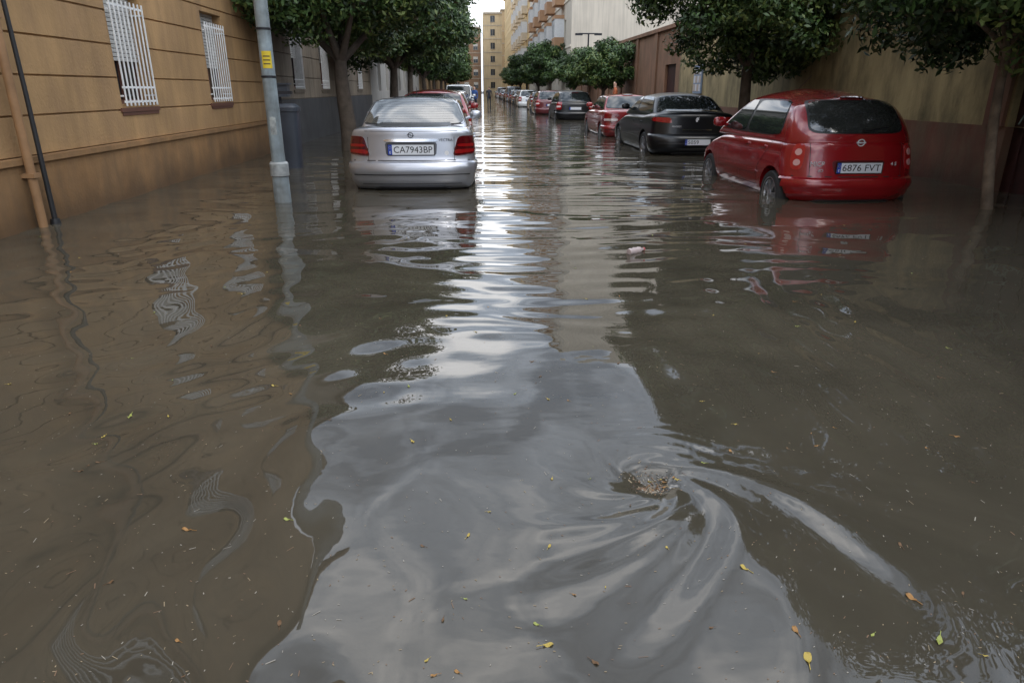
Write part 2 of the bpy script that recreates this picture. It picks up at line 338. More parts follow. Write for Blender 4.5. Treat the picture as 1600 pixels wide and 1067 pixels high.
def end_block(label,x0,x1,y,h,col,floors,balc=False):
    mw=M('end_block_wall',col,.85,var=.12,scale=.3,streak=.25); b=thing('apartment_block',label,'building')
    m=MB(); m.box(x0,x1,y,y+12,-.28,h); m.obj('wall',[mw],b)
    m=MB(); m.box(x0+.02,x1-.02,y-.3,y+12.3,h+.003,h+.35)
    for k in range(1,floors): m.box(x0+.02,x1-.02,y-.08,y-.001,.75+2.8*k,.87+2.8*k)
    m.obj('cornice',[frame_b],b)
    wmm=MB()
    wmm.box(-.5,.5,-.03,.0,0,1.3,0); wmm.box(-.56,.56,-.09,-.031,-.06,0,1); wmm.box(-.55,-.5,-.06,0,0,1.3,1); wmm.box(.5,.55,-.06,0,0,1.3,1); wmm.box(-.02,.02,-.05,-.031,0,1.3,1); wmm.box(-.5,.5,-.055,-.031,.75,1.3,2)
    wme=wmm.mesh('window',[glass,frame_b,shutter])
    wm2=MB(); wm2.box(-.5,.5,-.03,.0,0,1.3,0); wm2.box(-.56,.56,-.09,-.031,-.06,0,1); wm2.box(-.02,.02,-.05,-.031,0,1.3,1)
    wme2=wm2.mesh('window',[glass,frame_b])
    bb=MB(); bb.box(-.9,.9,-.9,-.001,-.5,-.38,1); bb.box(-.9,.9,-.9,-.84,-.38,.45,0); bb.box(-.9,-.84,-.84,-.001,-.38,.45,0); bb.box(.84,.9,-.84,-.001,-.38,.45,0); bme=bb.mesh('balcony',[frame_b,frame_b])
    n=int((x1-x0)//2.2); o_=((x1-x0)-(n-1)*2.2)/2
    for i in range(n):
        for k in range(floors):
            O('window',wme if (i*7+k*3)%3 else wme2,b,(x0+o_+i*2.2,y,1.5+2.8*k))
            if balc and i%2==1 and k>0: O('balcony',bme,b,(x0+o_+i*2.2,y-.004,1.5+2.8*k))
end_block('brown brick block closing the end of the street',-12,1.6,174,14.5,(.28,.18,.115),5)
end_block('cream apartment block with balconies closing the end of the street',2.1,6.4,170,17.2,(.52,.42,.27),6,True)
end_block('tan apartment block behind the cream apartment block',6.6,14,186,19.5,(.42,.30,.17),6)

# ------------------------------------------------------------ right wall
wallm=M('mossy_ochre_render',(.40,.32,.165),.9,var=.2,scale=.6,bump=.6,bscale=18,streak=.35,sfreq=1.8,stain=(.11,.095,.05),stain_amt=.85)
plm=M('red_brown_plinth',(.18,.075,.05),.8,var=.3,scale=1.2,bump=.5,bscale=18,streak=.25,sfreq=1.5,damp=.45,stain=(.17,.135,.085),stain_amt=.7)
tera=M('terracotta_render',(.26,.135,.078),.85,var=.2,scale=1.2,bump=.4,streak=.3,sfreq=2,stain=(.14,.09,.05),stain_amt=.6)
gw=thing('boundary_wall','stained ochre boundary wall with faded red-brown base','wall')
m=MB()
facade(m,RX,-1,-8,24.4,.82,3.3,[(6.3,8.95,.82,2.15)]); shell(m,RX,-1,.35,-8,24.4,-.28,3.3); m.obj('wall',[wallm],gw)
m=MB()
for a,b in((-8,6.3),(8.95,24.4)): m.box(RX-.012,RX+.1,a,b,-.28,.82)
m.box(RX-.05,RX+.1,9.0,9.35,.8205,3.25)
m.obj('plinth',[plm],gw)
m=MB(); m.box(RX-.12,RX+.45,-8,24.4,3.302,3.42); m.obj('coping',[tera],gw)
dm=M('dark_red_metal_door',(.045,.014,.012),.5,var=.4,scale=4,streak=.3); gr=M('graffiti_paint',(.22,.30,.27),.7,var=.2)
m=MB(); m.box(RX+.1,RX+.14,6.3,8.95,-.28,2.15)
for i in range(9): m.box(RX+.08,RX+.099,6.35+i*.3,6.38+i*.3,-.28,2.12)
door=m.obj('door',[dm],gw)
def scrib(cy,cz,s,seed):
    r=random.Random(seed); m=MB(); 
    for k in range(3):
        pts=[]; ph=r.uniform(0,6); 
        for i in range(26):
            t=i/25; pts.append((RX+.075,cy+s*(t-.5)*1.1+s*.22*math.sin(t*14+ph),cz+s*.32*math.sin(t*9+ph*2)+s*.1*math.cos(t*23)))
        m.tube(pts,.010,5)
    return m
m=scrib(8.55,1.0,.42,1); g1=m.obj('graffiti',[gr],door); m=scrib(8.6,1.75,.5,5); m.obj('graffiti',[gr],door)
gw2=thing('boundary_wall','terracotta coloured boundary wall beside the trees','wall')
m=MB(); facade(m,RX,-1,24.4,52.6,-.28,3.25,[(24.9,26.3,-.2,2.1)]); shell(m,RX,-1,.35,24.4,52.6,-.28,3.25)
m.obj('wall',[tera],gw2)
m=MB(); m.box(RX-.1,RX+.4,24.42,52.6,3.252,3.38)
yy=27.5
while yy<52: m.box(RX-.06,RX+.1,yy,yy+.4,-.28,3.25); yy+=3.2
m.obj('coping',[tera],gw2); m=MB(); m.box(RX+.1,RX+.15,24.9,26.3,-.28,2.1); m.obj('door',[dm],gw2)
pb=thing('notice_board','pale printed notices pasted on the ochre wall','notice',(RX-.04,22.2,1.55)); m=MB(); m.box(-.01,.03,-.4,.4,-.4,.42,0)
for i in range(4):
    for j in range(3): m.box(-.02,-.011,-.34+i*.18,-.2+i*.18,-.33+j*.24,-.13+j*.24,1+(i+j)%2)
m.obj('board',[M('board_blue',(.25,.32,.42),.6),M('paper_white',(.65,.66,.68),.7),M('paper_pale',(.5,.42,.35),.7)],pb)
dk=M('dark_metal',(.03,.03,.035),.5,.5)
wl=thing('wall_lamp','dark double-arm lamp bracket above the wall','street lamp',(RX+.2,46,3.3)); m=MB()
m.tube([(0,0,0),(0,0,1.2)],.05,8); m.tube([(-.6,0,1.2),(.6,0,1.2)],.04,8); m.obj('bracket',[dk],wl)
for s in(-.6,.6):
    m=MB(); m.box(s-.22,s+.22,-.12,.12,1.1,1.22); m.obj('lamp_head',[dk],wl)

# ------------------------------------------------------------ trees
bark=M('bark',(.085,.066,.05),.9,var=.35,scale=6,bump=1,bscale=25)
bark_l=M('pale_bark',(.17,.13,.095),.9,var=.4,scale=7,bump=1,bscale=25,stain=(.07,.055,.04),stain_amt=.7)
leafA=M('leaf_dark',(.024,.052,.014),.5,var=.35,scale=1.5); leafB=M('leaf_mid',(.052,.100,.024),.5,var=.3,scale=1.5); leafC=M('leaf_olive',(.11,.15,.035),.55,var=.3)
def crown_mesh(seed,n=42000,rx=2.25,rz=1.6,cz=3.28,ls=.072,nc=150,csz=(.24,.58),off=(0,0),low=.66):
    r=np.random.RandomState(seed)
    u=r.normal(size=(nc,3)); u/=np.linalg.norm(u,axis=1)[:,None]
    rad=r.uniform(.30,1.10,nc)[:,None]**.6
    C=u*rad*np.array([rx,rx,rz])*.90; lo=-rz*low-.2*np.sin(3*C[:,0]+seed); C[:,2]=np.where(C[:,2]<lo,lo+r.uniform(-.22,.2,nc),C[:,2]); C[:,2]+=cz; C[:,0]+=off[0]; C[:,1]+=off[1]
    cs=r.uniform(csz[0],csz[1],nc)
    ci=r.choice(nc,n,p=cs**2/np.sum(cs**2)); d=r.normal(size=(n,3)); d/=np.linalg.norm(d,axis=1)[:,None]
    rr=r.uniform(.25,1.35,n)**.6
    P=C[ci]+d*(cs[ci]*rr)[:,None]*np.array([1,1,.72])
    nrm=d+r.normal(size=(n,3))*.7+np.array([0,0,.5]); nrm/=np.linalg.norm(nrm,axis=1)[:,None]
    t=np.cross(nrm,r.normal(size=(n,3))); t/=np.linalg.norm(t,axis=1)[:,None]; bt=np.cross(nrm,t)
    s=(ls*r.uniform(.6,1.25,n))[:,None]
    V=np.stack([P-t*s,P-bt*s*.42+nrm*s*.1,P+t*s,P+bt*s*.42+nrm*s*.1],1).reshape(-1,3)
    me=bpy.data.meshes.new('crown'); me.vertices.add(4*n); me.vertices.foreach_set('co',V.ravel())
    me.loops.add(4*n); me.loops.foreach_set('vertex_index',np.arange(4*n)); me.polygons.add(n)
    me.polygons.foreach_set('loop_start',np.arange(0,4*n,4)); me.polygons.foreach_set('loop_total',np.full(n,4))
    for m_ in(leafA,leafB,leafC): me.materials.append(m_)
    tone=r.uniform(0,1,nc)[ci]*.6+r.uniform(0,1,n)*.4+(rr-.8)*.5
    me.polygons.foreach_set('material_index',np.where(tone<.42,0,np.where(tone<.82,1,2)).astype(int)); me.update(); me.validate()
    return me,C
def trunk_mesh(C,seed,th=1.75,r0=.13,lean=(0,0),twig=55,bk=None):
    rd=random.Random(seed); m=MB()
    pts=[]; rr=[]
    for i in range(8):
        t=i/7; pts.append(Vector((lean[0]*t+.04*math.sin(5*t+seed),lean[1]*t+.03*math.cos(4*t+seed)-.03,-.28+t*(th+.28)))); rr.append(r0*(1.2-.45*t) if i else r0*1.4)
    m.tube(pts,rr,14)
    order=list(range(len(C))); rd.shuffle(order)
    mains=[]
    for k in range(5):
        a=k*1.256+rd.uniform(-.3,.3); e=Vector((lean[0]+math.cos(a)*.95,lean[1]+math.sin(a)*.95,th+rd.uniform(.8,1.3)))
        st=pts[-1]-Vector((0,0,.06)); mid=st.lerp(e,.5)+Vector((0,0,-.04)); m.tube([st,mid,e],[r0*.55,r0*.38,r0*.25],8); mains.append((st,mid,e))
    for i in order[:twig]:
        c=Vector(C[i]); best=min((p for t in mains for p in t[1:]),key=lambda p:(p-c).length); mid=best.lerp(c,.5)+Vector((rd.uniform(-.1,.1),rd.uniform(-.1,.1),.03))
        m.tube([best,mid,c],[.024,.015,.007],5)
    return m.mesh('trunk',[bk or bark],smooth=50)
cvs=[crown_mesh(11,n=56000,ls=.060),crown_mesh(12,n=50000,rx=2.4,ls=.066),crown_mesh(13,n=17000,rx=2.15,rz=1.5,ls=.11,nc=70),crown_mesh(14,n=17000,rx=2.05,rz=1.4,cz=3.2,ls=.11,nc=60)]
tall=crown_mesh(31,n=95000,rx=2.5,rz=3.1,cz=4.1,ls=.064,nc=290,csz=(.24,.56),low=.70)
def tree(x,y,ci,scl=1.,rz=0.,label='',lean=(0,0),thk=.13,mesh=None,th=1.75,bk=None,grp='street trees along the pavement'):
    t=thing('street_tree',label or 'evergreen street tree with dense dark crown','tree',(x,y,0),grp,rz)
    t.scale=(scl,scl,scl)
    me,C=mesh or cvs[ci]
    O('trunk',trunk_mesh(C,int(x*10+y),lean=lean,r0=thk/scl if scl>1 else thk,th=th,twig=80 if mesh else 55,bk=bk),t); O('crown',me,t)
    return t
tree(-2.85,16,0,1.08,.4,'leaning street tree with thick dark trunk and dense crown',thk=.17)
tree(-2.6,23.5,1,1.12,1.7,thk=.15); tree(-2.7,31,2,1.15,2.4)
for i,yy in enumerate((40,49,59,70,82,96)): tree(-2.75,yy,2+i%2,1.08,i*1.3)
tree(5.65,15.0,1,1.0,.9,'bushy street tree behind the parked cars',mesh=tall)
big=crown_mesh(21,n=80000,rx=2.55,rz=2.7,cz=3.75,ls=.055,nc=300,csz=(.20,.48),off=(-.15,.3),low=.66)
tree(5.82,7.6,0,1.,0,'slender leaning street tree by the dark metal door',lean=(-.16,.05),thk=.054,mesh=big,th=1.75,bk=bark_l)
tree(5.9,1.2,0,1.0,2.0,'unseen street tree added to darken the water reflection',mesh=big,thk=.07)  # out of view; kept so its crown darkens the reflection in the water
for i,(yy,s) in enumerate(((32.3,.70),(43.5,.74),(56,.98),(68,.86),(80,1.05),(95,1.0),(112,1.))): tree(5.75+(i%2)*.2,yy,2+(i%2),s,i*1.1,'small clipped street tree in front of the wall')

# ------------------------------------------------------------ pole, bin
polem=M('weathered_blue_grey_paint',(.27,.325,.35),.6,.1,var=.3,scale=7,bump=.5,bscale=15,streak=.4,stain=(.15,.13,.10),stain_amt=.7)
p=thing('lamp_post','weathered blue-grey metal post with yellow sticker standing in the flood','lamp post',(-2.35,8.5,0))
m=MB(); m.lathe([(.0,-.26),(.10,-.26),(.095,.28),(.09,.3),(.08,.36),(.078,.6),(.074,2.6),(.066,5.2),(.05,6.5),(0,6.5)],24); m.obj('post',[polem],p,smooth=40)
m=MB(); m.lathe([(.095,.30),(.108,.31),(.108,.45),(.095,.47),(.078,.47)],24); m.obj('collar',[M('grey_band',(.30,.32,.32),.6,var=.4,scale=12,stain=(.14,.12,.10),stain_amt=.6)],p,smooth=30)
def pwrap(mb,r,a0,a1,z0,z1,mi=0):
    n=8; v=[];f=[]
    for i in range(n+1):
        a=R(a0+(a1-a0)*i/n); v+=[(r*math.cos(a),r*math.sin(a),z0),(r*math.cos(a),r*math.sin(a),z1)]
    for i in range(n): f.append((2*i,2*i+2,2*i+3,2*i+1))
    mb.add(v,f,mi)
m=MB()
pwrap(m,.0790,-115,-35,1.50,1.68,0)
for zz in(1.54,1.58,1.62): pwrap(m,.0800,-105,-50,zz,zz+.012,1)
m.obj('sticker',[M('yellow_sticker',(.65,.48,.03),.5),M('sticker_ink',(.08,.06,.03),.6)],p,recalc=False)
m=MB(); pwrap(m,.0805,-110,-60,.78,.98); m.obj('torn_poster',[M('torn_paper',(.30,.32,.31),.8,var=.4,scale=20)],p,recalc=False)
m=MB()
for zz in (1.4,1.9): m.lathe([(.079,zz),(.084,zz+.004),(.084,zz+.02),(.079,zz+.024)],24)
m.obj('strap',[dk],p)
binm=M('dark_blue_grey_plastic',(.035,.042,.055),.45,var=.2)
bn=thing('litter_bin','dark grey plastic litter bin standing beside the wall','litter bin',(-3.15,12.3,0))
def rbox(mb,w0,w1,z0,z1,mi=0,n=20):
    v=[];f=[]
    for z,wd in((z0,w0),(z1,w1)):
        for k in range(n):
            t=2*math.pi*k/n; c,s=math.cos(t),math.sin(t); v.append((wd*math.copysign(abs(c)**.5,c),wd*math.copysign(abs(s)**.5,s),z))
    for k in range(n): f.append((k,(k+1)%n,n+(k+1)%n,n+k))
    f.append(tuple(range(n))); f.append(tuple(range(n,2*n))); mb.add(v,f,mi)
m=MB(); rbox(m,.14,.18,-.25,.93); m.obj('body',[binm],bn,smooth=40)
m=MB(); rbox(m,.195,.195,.932,.99); rbox(m,.19,.12,.992,1.05); m.obj('lid',[binm],bn,smooth=40)
m=MB(); m.box(-.24,-.2,-.03,.03,-.25,1.25); m.box(-.2,.1,-.03,.03,1.2,1.25); m.obj('post',[dk],bn)
mb_=thing('wall_box','dark electrical box mounted on a low post','box',(-3.5,13.2,0)); m=MB(); m.box(-.17,.17,-.1,.1,1.15,1.35); m.box(-.2,.2,-.13,.13,1.352,1.38); m.obj('case',[binm],mb_); m=MB(); m.tube([(0,0,-.25),(0,0,1.15)],.03,8); m.obj('post',[dk],mb_)

# ------------------------------------------------------------ cars
rubber=M('tyre_rubber',(.02,.02,.02),.75); carglass=M('car_glass',(.018,.022,.022),.03,ior=1.7); glass_l=M('car_glass_pale',(.060,.064,.060),.04,ior=2.0,var=.35,scale=4); glass_m=M('car_glass_tinted',(.030,.033,.032),.04,ior=1.9,var=.3,scale=4); trimk=M('black_trim',(.015,.015,.016),.35)
gap=M('panel_gap',(.008,.008,.008),.6); redl=M('tail_light_red',(.24,.006,.007),.12,coat=1); redd=M('tail_light_dark',(.075,.003,.005),.1,coat=1); clearl=M('tail_light_clear',(.75,.6,.58),.1,coat=1)
pinkl=M('tail_light_pink',(.62,.34,.33),.15,coat=1); lens=M('tail_light_bright_red',(.38,.012,.014),.1,coat=1)
chrome=M('chrome',(.75,.75,.77),.15,1.); badgem=M('badge_silver',(.62,.62,.64),.3); alloy=M('alloy_wheel',(.42,.43,.45),.3,.8); platem=M('plate_white',(.70,.72,.76),.4); plateb=M('plate_blue',(.01,.05,.35),.4); ink=M('plate_ink',(.01,.01,.012),.5); yel=M('star_yellow',(.8,.6,.05),.5); whiteink=M('white_ink',(.8,.8,.8),.5); dkin=M('under_body',(.01,.01,.01),.9); badged=M('badge_dark',(.05,.05,.055),.3,.5)
def paint(name,col,metal=.0,rough=.3,coat=1.): return M(name,col,rough,metal,var=.06,scale=2.5,coat=coat,bump=.04,bscale=90)
P_silver=paint('silver_paint',(.46,.47,.51),.75,.32); P_red=paint('dark_red_paint',(.27,.006,.010),.1,.25); P_black=paint('black_paint',(.003,.0035,.005),0,.3,.15); P_red2=paint('bright_red_paint',(.30,.014,.014)); P_maroon=paint('maroon_paint',(.12,.008,.012)); P_white=paint('white_paint',(.68,.69,.69)); P_grey=paint('grey_paint',(.13,.14,.155),.5); P_blue=paint('blue_paint',(.025,.05,.12),.3)

def hull(P,ns,nq,nr,it=1):
    bm=bmesh.new(); V={}
    def g(i,j,k):
        if (i,j,k) not in V: V[(i,j,k)]=bm.verts.new(P(-1+2*i/ns,j/nq,k/nr))
        return V[(i,j,k)]
    for i in range(ns):
        for j in range(nq):
            for k in(0,nr): bm.faces.new((g(i,j,k),g(i+1,j,k),g(i+1,j+1,k),g(i,j+1,k)))
    for i in range(ns):
        for k in range(nr):
            for j in(0,nq): bm.faces.new((g(i,j,k),g(i+1,j,k),g(i+1,j,k+1),g(i,j,k+1)))
    for j in range(nq):
        for k in range(nr):
            for i in(0,ns): bm.faces.new((g(i,j,k),g(i,j+1,k),g(i,j+1,k+1),g(i,j,k+1)))
    for _ in range(it): bmesh.ops.smooth_vert(bm,verts=bm.verts,factor=.5,use_axis_x=True,use_axis_y=True,use_axis_z=True)
    bmesh.ops.recalc_face_normals(bm,faces=bm.faces)
    me=bpy.data.meshes.new('hull'); bm.to_mesh(me); bm.free(); return me
def ev(ob):
    bpy.context.view_layer.update(); return bpy.data.meshes.new_from_object(ob.evaluated_get(bpy.context.evaluated_depsgraph_get()))
def I(pts):
    xs_=[p[0] for p in pts]; ys_=[p[1] for p in pts]; return lambda v: float(np.interp(v,xs_,ys_))
S={}
S['sedan_silver']=dict(L=4.48,W=1.71,zb=.24,rear=[(.24,.10),(.34,.03),(.5,.0),(.57,.02),(.62,.07),(.8,.085),(.93,.10),(1.0,.09),(1.05,.12)],front=[(.2,.1),(.5,0),(.7,.12),(1,.3)],
  top=[(0,1.03),(.10,1.045),(.6,1.05),(1.2,1.0),(3.1,.97),(3.4,.95),(4.2,.78),(4.48,.66)],wz=[(.24,.93),(.4,.985),(.6,1.),(.8,.985),(.95,.96),(1.05,.93)],cur=.13,side=.03,
  cab=dict(z0=.92,rb=(.50,1.28),fb=(3.45,2.45),zt=1.385,roof=[(.9,1.37),(1.4,1.41),(1.9,1.425),(2.4,1.405),(2.7,1.37)],wb=.765,wt=.585,cur=.07,rk=1.15,wk=1.3,drop=.05),gl=(-.055,-.03),wh=(.93,3.57,.31))
S['hatch_red']=dict(L=3.72,W=1.66,zb=.24,rear=[(.24,.10),(.34,.03),(.48,.0),(.56,.02),(.7,.05),(.9,.08),(1.02,.12)],front=[(.2,.1),(.5,0),(.7,.1),(1,.35)],
  top=[(0,.98),(.2,1.0),(1,.99),(2.7,.96),(3.0,.94),(3.4,.84),(3.72,.66)],wz=[(.24,.92),(.4,.98),(.6,1.),(.8,.985),(.93,.95),(1.02,.89)],cur=.25,side=.05,
  cab=dict(z0=.9,rb=(.09,.48),fb=(3.1,2.1),zt=1.455,roof=[(.3,1.41),(.5,1.455),(.8,1.505),(1.2,1.545),(1.6,1.555),(2.0,1.53),(2.5,1.42)],wb=.775,wt=.55,cur=.23,rk=2.0,wk=1.7,drop=.095),gl=(-.205,-.03),wh=(.62,3.05,.295))
S['sedan_black']=dict(L=4.68,W=1.81,zb=.24,rear=[(.24,.09),(.34,.02),(.5,.0),(.62,.05),(.9,.09),(1.0,.10),(1.08,.13)],front=[(.2,.1),(.5,0),(.7,.12),(1,.3)],
  top=[(0,1.06),(.12,1.08),(.5,1.08),(1.2,1.02),(3.2,.98),(3.5,.95),(4.4,.75),(4.68,.62)],wz=[(.24,.93),(.4,.985),(.6,1.),(.8,.985),(.95,.95),(1.08,.88)],cur=.22,side=.045,
  cab=dict(z0=.94,rb=(.40,1.20),fb=(3.7,2.5),zt=1.39,roof=[(.9,1.38),(1.4,1.43),(2.0,1.45),(2.5,1.42),(2.8,1.38)],wb=.79,wt=.58,cur=.12,rk=1.15,wk=1.3,drop=.06),gl=(-.09,-.04),wh=(1.0,3.72,.33))
S['sedan_old']=dict(L=4.25,W=1.68,zb=.24,rear=[(.24,.08),(.34,.02),(.5,.0),(.58,.04),(.9,.06),(.98,.10)],front=[(.2,.1),(.5,0),(.7,.06),(1,.2)],
  top=[(0,.95),(.12,.97),(.6,.98),(1.2,.95),(3.1,.93),(3.4,.91),(4.0,.80),(4.25,.70)],wz=[(.24,.94),(.4,.985),(.6,1.),(.8,.985),(.9,.96),(1.0,.90)],cur=.10,side=.03,
  cab=dict(z0=.87,rb=(.55,1.05),fb=(3.3,2.45),zt=1.33,roof=[(.8,1.33),(1.2,1.37),(1.8,1.39),(2.3,1.37),(2.7,1.33)],wb=.76,wt=.59,cur=.08,rk=1.15,wk=1.2,drop=.05),gl=(-.08,-.04),wh=(.85,3.4,.30))
S['hatch_plain']=dict(L=3.95,W=1.69,zb=.24,rear=[(.24,.09),(.34,.02),(.5,.0),(.58,.03),(.9,.07),(1.02,.12)],front=[(.2,.1),(.5,0),(.7,.1),(1,.3)],
  top=[(0,.98),(.2,1.0),(1,.99),(2.9,.95),(3.2,.93),(3.7,.80),(3.95,.66)],wz=[(.24,.94),(.4,.985),(.6,1.),(.8,.985),(.93,.95),(1.02,.90)],cur=.14,side=.035,
  cab=dict(z0=.9,rb=(.10,.50),fb=(3.25,2.35),zt=1.40,roof=[(.3,1.41),(.9,1.46),(1.5,1.48),(2.1,1.45),(2.6,1.39)],wb=.78,wt=.59,cur=.14,rk=1.4,wk=1.4,drop=.065),gl=(-.13,-.04),wh=(.75,3.2,.30))
S['van']=dict(L=4.3,W=1.75,zb=.24,rear=[(.24,.06),(.34,.01),(.5,.0),(.9,.03),(1.1,.05)],front=[(.2,.1),(.5,0),(.7,.1),(1,.3)],
  top=[(0,1.04),(.2,1.05),(1,1.04),(3.1,1.02),(3.4,.98),(4.0,.86),(4.3,.7)],wz=[(.24,.95),(.4,.985),(.6,1.),(.9,.985),(1.05,.95)],cur=.05,side=.03,
  cab=dict(z0=.95,rb=(.05,.18),fb=(3.6,2.9),zt=1.78,roof=[(.1,1.76),(.6,1.80),(1.8,1.82),(2.6,1.79),(3.0,1.74)],wb=.82,wt=.72,cur=.05,rk=1.2,wk=1.3,drop=.05),gl=(-.12,-.06),wh=(.85,3.4,.31))
def car_parts(kind):
    s=S[kind]; Lc,W=s['L'],s['W']; rf=I(s['rear']); ff=I(s['front']); tf=I(s['top']); wz=I(s['wz']); zb=s['zb']
    def P(a,q,r):
        yn=q*Lc; zt=tf(yn)-s['side']*abs(a)**3+.01; z=zb+r*(zt-zb)
        yr=rf(z)+s['cur']*abs(a)**3.2; yf=Lc-ff(z)-.30*abs(a)**2.6; y=yr+q*(yf-yr)
        ww=W/2*wz(z)*(1-.055*math.exp(-((y)/.28))-.09*math.exp(-(Lc-y)/.35)); return (a*ww,y,z)
    h1=hull(P,18,52,15,1)
    c=s['cab']; rfn=I(c['roof'])
    def C(a,q,r):
        yl=c['rb'][1]+q*(c['fb'][1]-c['rb'][1]); zt=rfn(yl)-c['drop']*abs(a)**2.4
        z=c['z0']+r*(zt-c['z0']); t=(z-c['z0'])/(1.05*(c['zt']-c['z0'])); t=min(t,1.1)
        yr=c['rb'][0]+(c['rb'][1]-c['rb'][0])*(t**c['rk'])+c['cur']*abs(a)**2.6; yf=c['fb'][0]+(c['fb'][1]-c['fb'][0])*t**1.05-.14*abs(a)**2.4
        y=yr+q*(yf-yr); ww=c['wb']+(c['wt']-c['wb'])*t**c['wk']; return (a*ww,y,z)
    h2=hull(C,14,26,12,1)
    o1=bpy.data.objects.new('t',h1); COL.objects.link(o1); o2=bpy.data.objects.new('t2',h2); COL.objects.link(o2)
    ss=o1.modifiers.new('s','SUBSURF'); ss.levels=1; ss2=o2.modifiers.new('s','SUBSURF'); ss2.levels=1
    cut=MB(); y0,y1,r=s['wh']
    for yy in(y0,y1):
        for sg in(-1,1):
            pr=[(0,sg*.55),(r+.055,sg*.55),(r+.055,sg*1.2),(0,sg*1.2)]
            cut.lathe(pr,36,'x',(0,yy,r))
    cm=cut.mesh('cut',[]); bmc=bmesh.new(); bmc.from_mesh(cm); bmesh.ops.remove_doubles(bmc,verts=bmc.verts,dist=1e-4); bmesh.ops.recalc_face_normals(bmc,faces=bmc.faces); bmc.to_mesh(cm); bmc.free()
    oc=bpy.data.objects.new('c',cm); COL.objects.link(oc); bo=o1.modifiers.new('b','BOOLEAN'); bo.operation='DIFFERENCE'; bo.object=oc; bo.solver='EXACT'
    m1=ev(o1); m2=ev(o2)
    for o_ in(o1,o2,oc): bpy.data.objects.remove(o_)
    bm=bmesh.new(); bm.from_mesh(m1); bm.from_mesh(m2)
    for f in bm.faces:
        f.smooth=True; ce=f.calc_center_median(); f.material_index=0
        if abs(ce.x)<W/2*.80 and ce.z<.7 and any((Vector((ce.y,ce.z))-Vector((yy,r))).length<r+.05 for yy in(y0,y1)): f.material_index=1
    body=bpy.data.meshes.new('body'); bm.to_mesh(body); bvh=BVHTree.FromBMesh(bm); bm.free()
    body.materials.append(P_silver); body.materials.append(dkin); body.set_sharp_from_angle(angle=R(38))
    def hit(k,a,b_,off,yc=.9):
        if k=='rear': o_,d_=Vector((a,-2,b_)),Vector((0,1,0))
        elif k=='front': o_,d_=Vector((a,Lc+2,b_)),Vector((0,-1,0))
        elif k=='side+': o_,d_=Vector((2.5,a,b_)),Vector((-1,0,0))
        elif k=='side-': o_,d_=Vector((-2.5,a,b_)),Vector((1,0,0))
        elif k=='top': o_,d_=Vector((a,b_,3)),Vector((0,0,-1))
        else:
            t=R(a); o_=Vector((3*math.sin(t),yc-3*math.cos(t),b_)); d_=Vector((-math.sin(t),math.cos(t),0))
        l,n,i_,_=bvh.ray_cast(o_,d_)
        if l is None:
            l,n,i_,_=bvh.find_nearest(o_+d_*1.5)
        if n.dot(d_)>0: n=-n
        return l+n*off,n
    def patch(mb,k,cs_,off=.006,n=8,res=(12,8),mi=0,rim=.02,yc=.9):
        nu,nv_=res; G=[]; 
        for j in range(nv_+1):
            for i in range(nu+1):
                a=-1+2*i/nu; b_=-1+2*j/nv_
                mm=max(abs(a),abs(b_)); f=mm/((abs(a)**n+abs(b_)**n)**(1/n)) if mm>0 else 1
                u=(a*f+1)/2; v=(b_*f+1)/2
                A=[cs_[0][q_]*(1-u)*(1-v)+cs_[1][q_]*u*(1-v)+cs_[2][q_]*u*v+cs_[3][q_]*(1-u)*v for q_ in(0,1)]
                G.append(hit(k,A[0],A[1],off,yc))
        vs=[g_[0] for g_ in G]; fs=[]; W_=nu+1
        for j in range(nv_):
            for i in range(nu): fs.append((j*W_+i,j*W_+i+1,(j+1)*W_+i+1,(j+1)*W_+i))
        ring=[i for i in range(nu)]+[j*W_+nu for j in range(nv_)]+[nv_*W_+i for i in range(nu,0,-1)]+[j*W_ for j in range(nv_,0,-1)]
        base=len(vs)
        for r_ in ring: vs.append(G[r_][0]-G[r_][1]*rim)
        for q_ in range(len(ring)): 
            a,b_=ring[q_],ring[(q_+1)%len(ring)]; fs.append((a,b_,base+(q_+1)%len(ring),base+q_))
        mb.add(vs,fs,mi)
    def line(mb,k,pts,wd=.007,off=.0015,mi=0,yc=.9):
        P_=[]
        for (a,b_),(c_,d_) in zip(pts[:-1],pts[1:]):
            for t in range(12): P_.append((a+(c_-a)*t/12,b_+(d_-b_)*t/12))
        P_.append(pts[-1]); H=[hit(k,a,b_,off,yc) for a,b_ in P_]; vs=[];fs=[]
        for i,(p_,n_) in enumerate(H):
            d_=(H[min(i+1,len(H)-1)][0]-H[max(0,i-1)][0]); sd_=d_.cross(n_)
            sd_=sd_.normalized()*wd/2 if sd_.length>1e-9 else Vector((wd/2,0,0)); vs+=[p_-sd_,p_+sd_]
        for i in range(len(H)-1): fs.append((2*i,2*i+2,2*i+3,2*i+1))
        mb.add(vs,fs,mi)
    parts=[('body',body,None)]
    def put(name,mb,mats,par=None,smooth=35): parts.append((name,mb.mesh(name,mats,smooth),par))
    c_=s['cab']; notch=c_['rb'][0]>.3; zg0=c_['z0']+.135 if notch else c_['z0']+.12; zt=c_['zt']
    zgt=zt-.02; rn=9
    if kind=='hatch_red': zg0=1.065; zgt=1.415; rn=6.0
    if kind=='sedan_silver': zgt=1.372; zg0=1.062
    gl_r={'sedan_silver':glass_l,'hatch_red':glass_m}.get(kind,carglass)
    wb=c_['wb']+s['gl'][0]; wt=c_['wt']+s['gl'][1]
    m=MB(); patch(m,'rear',[(-wb-.018,zg0-.013),(wb+.018,zg0-.013),(wt+.018,zgt+.013),(-wt-.018,zgt+.013)],.004,rn+1,(22,10)); put('window_seal',m,[trimk])
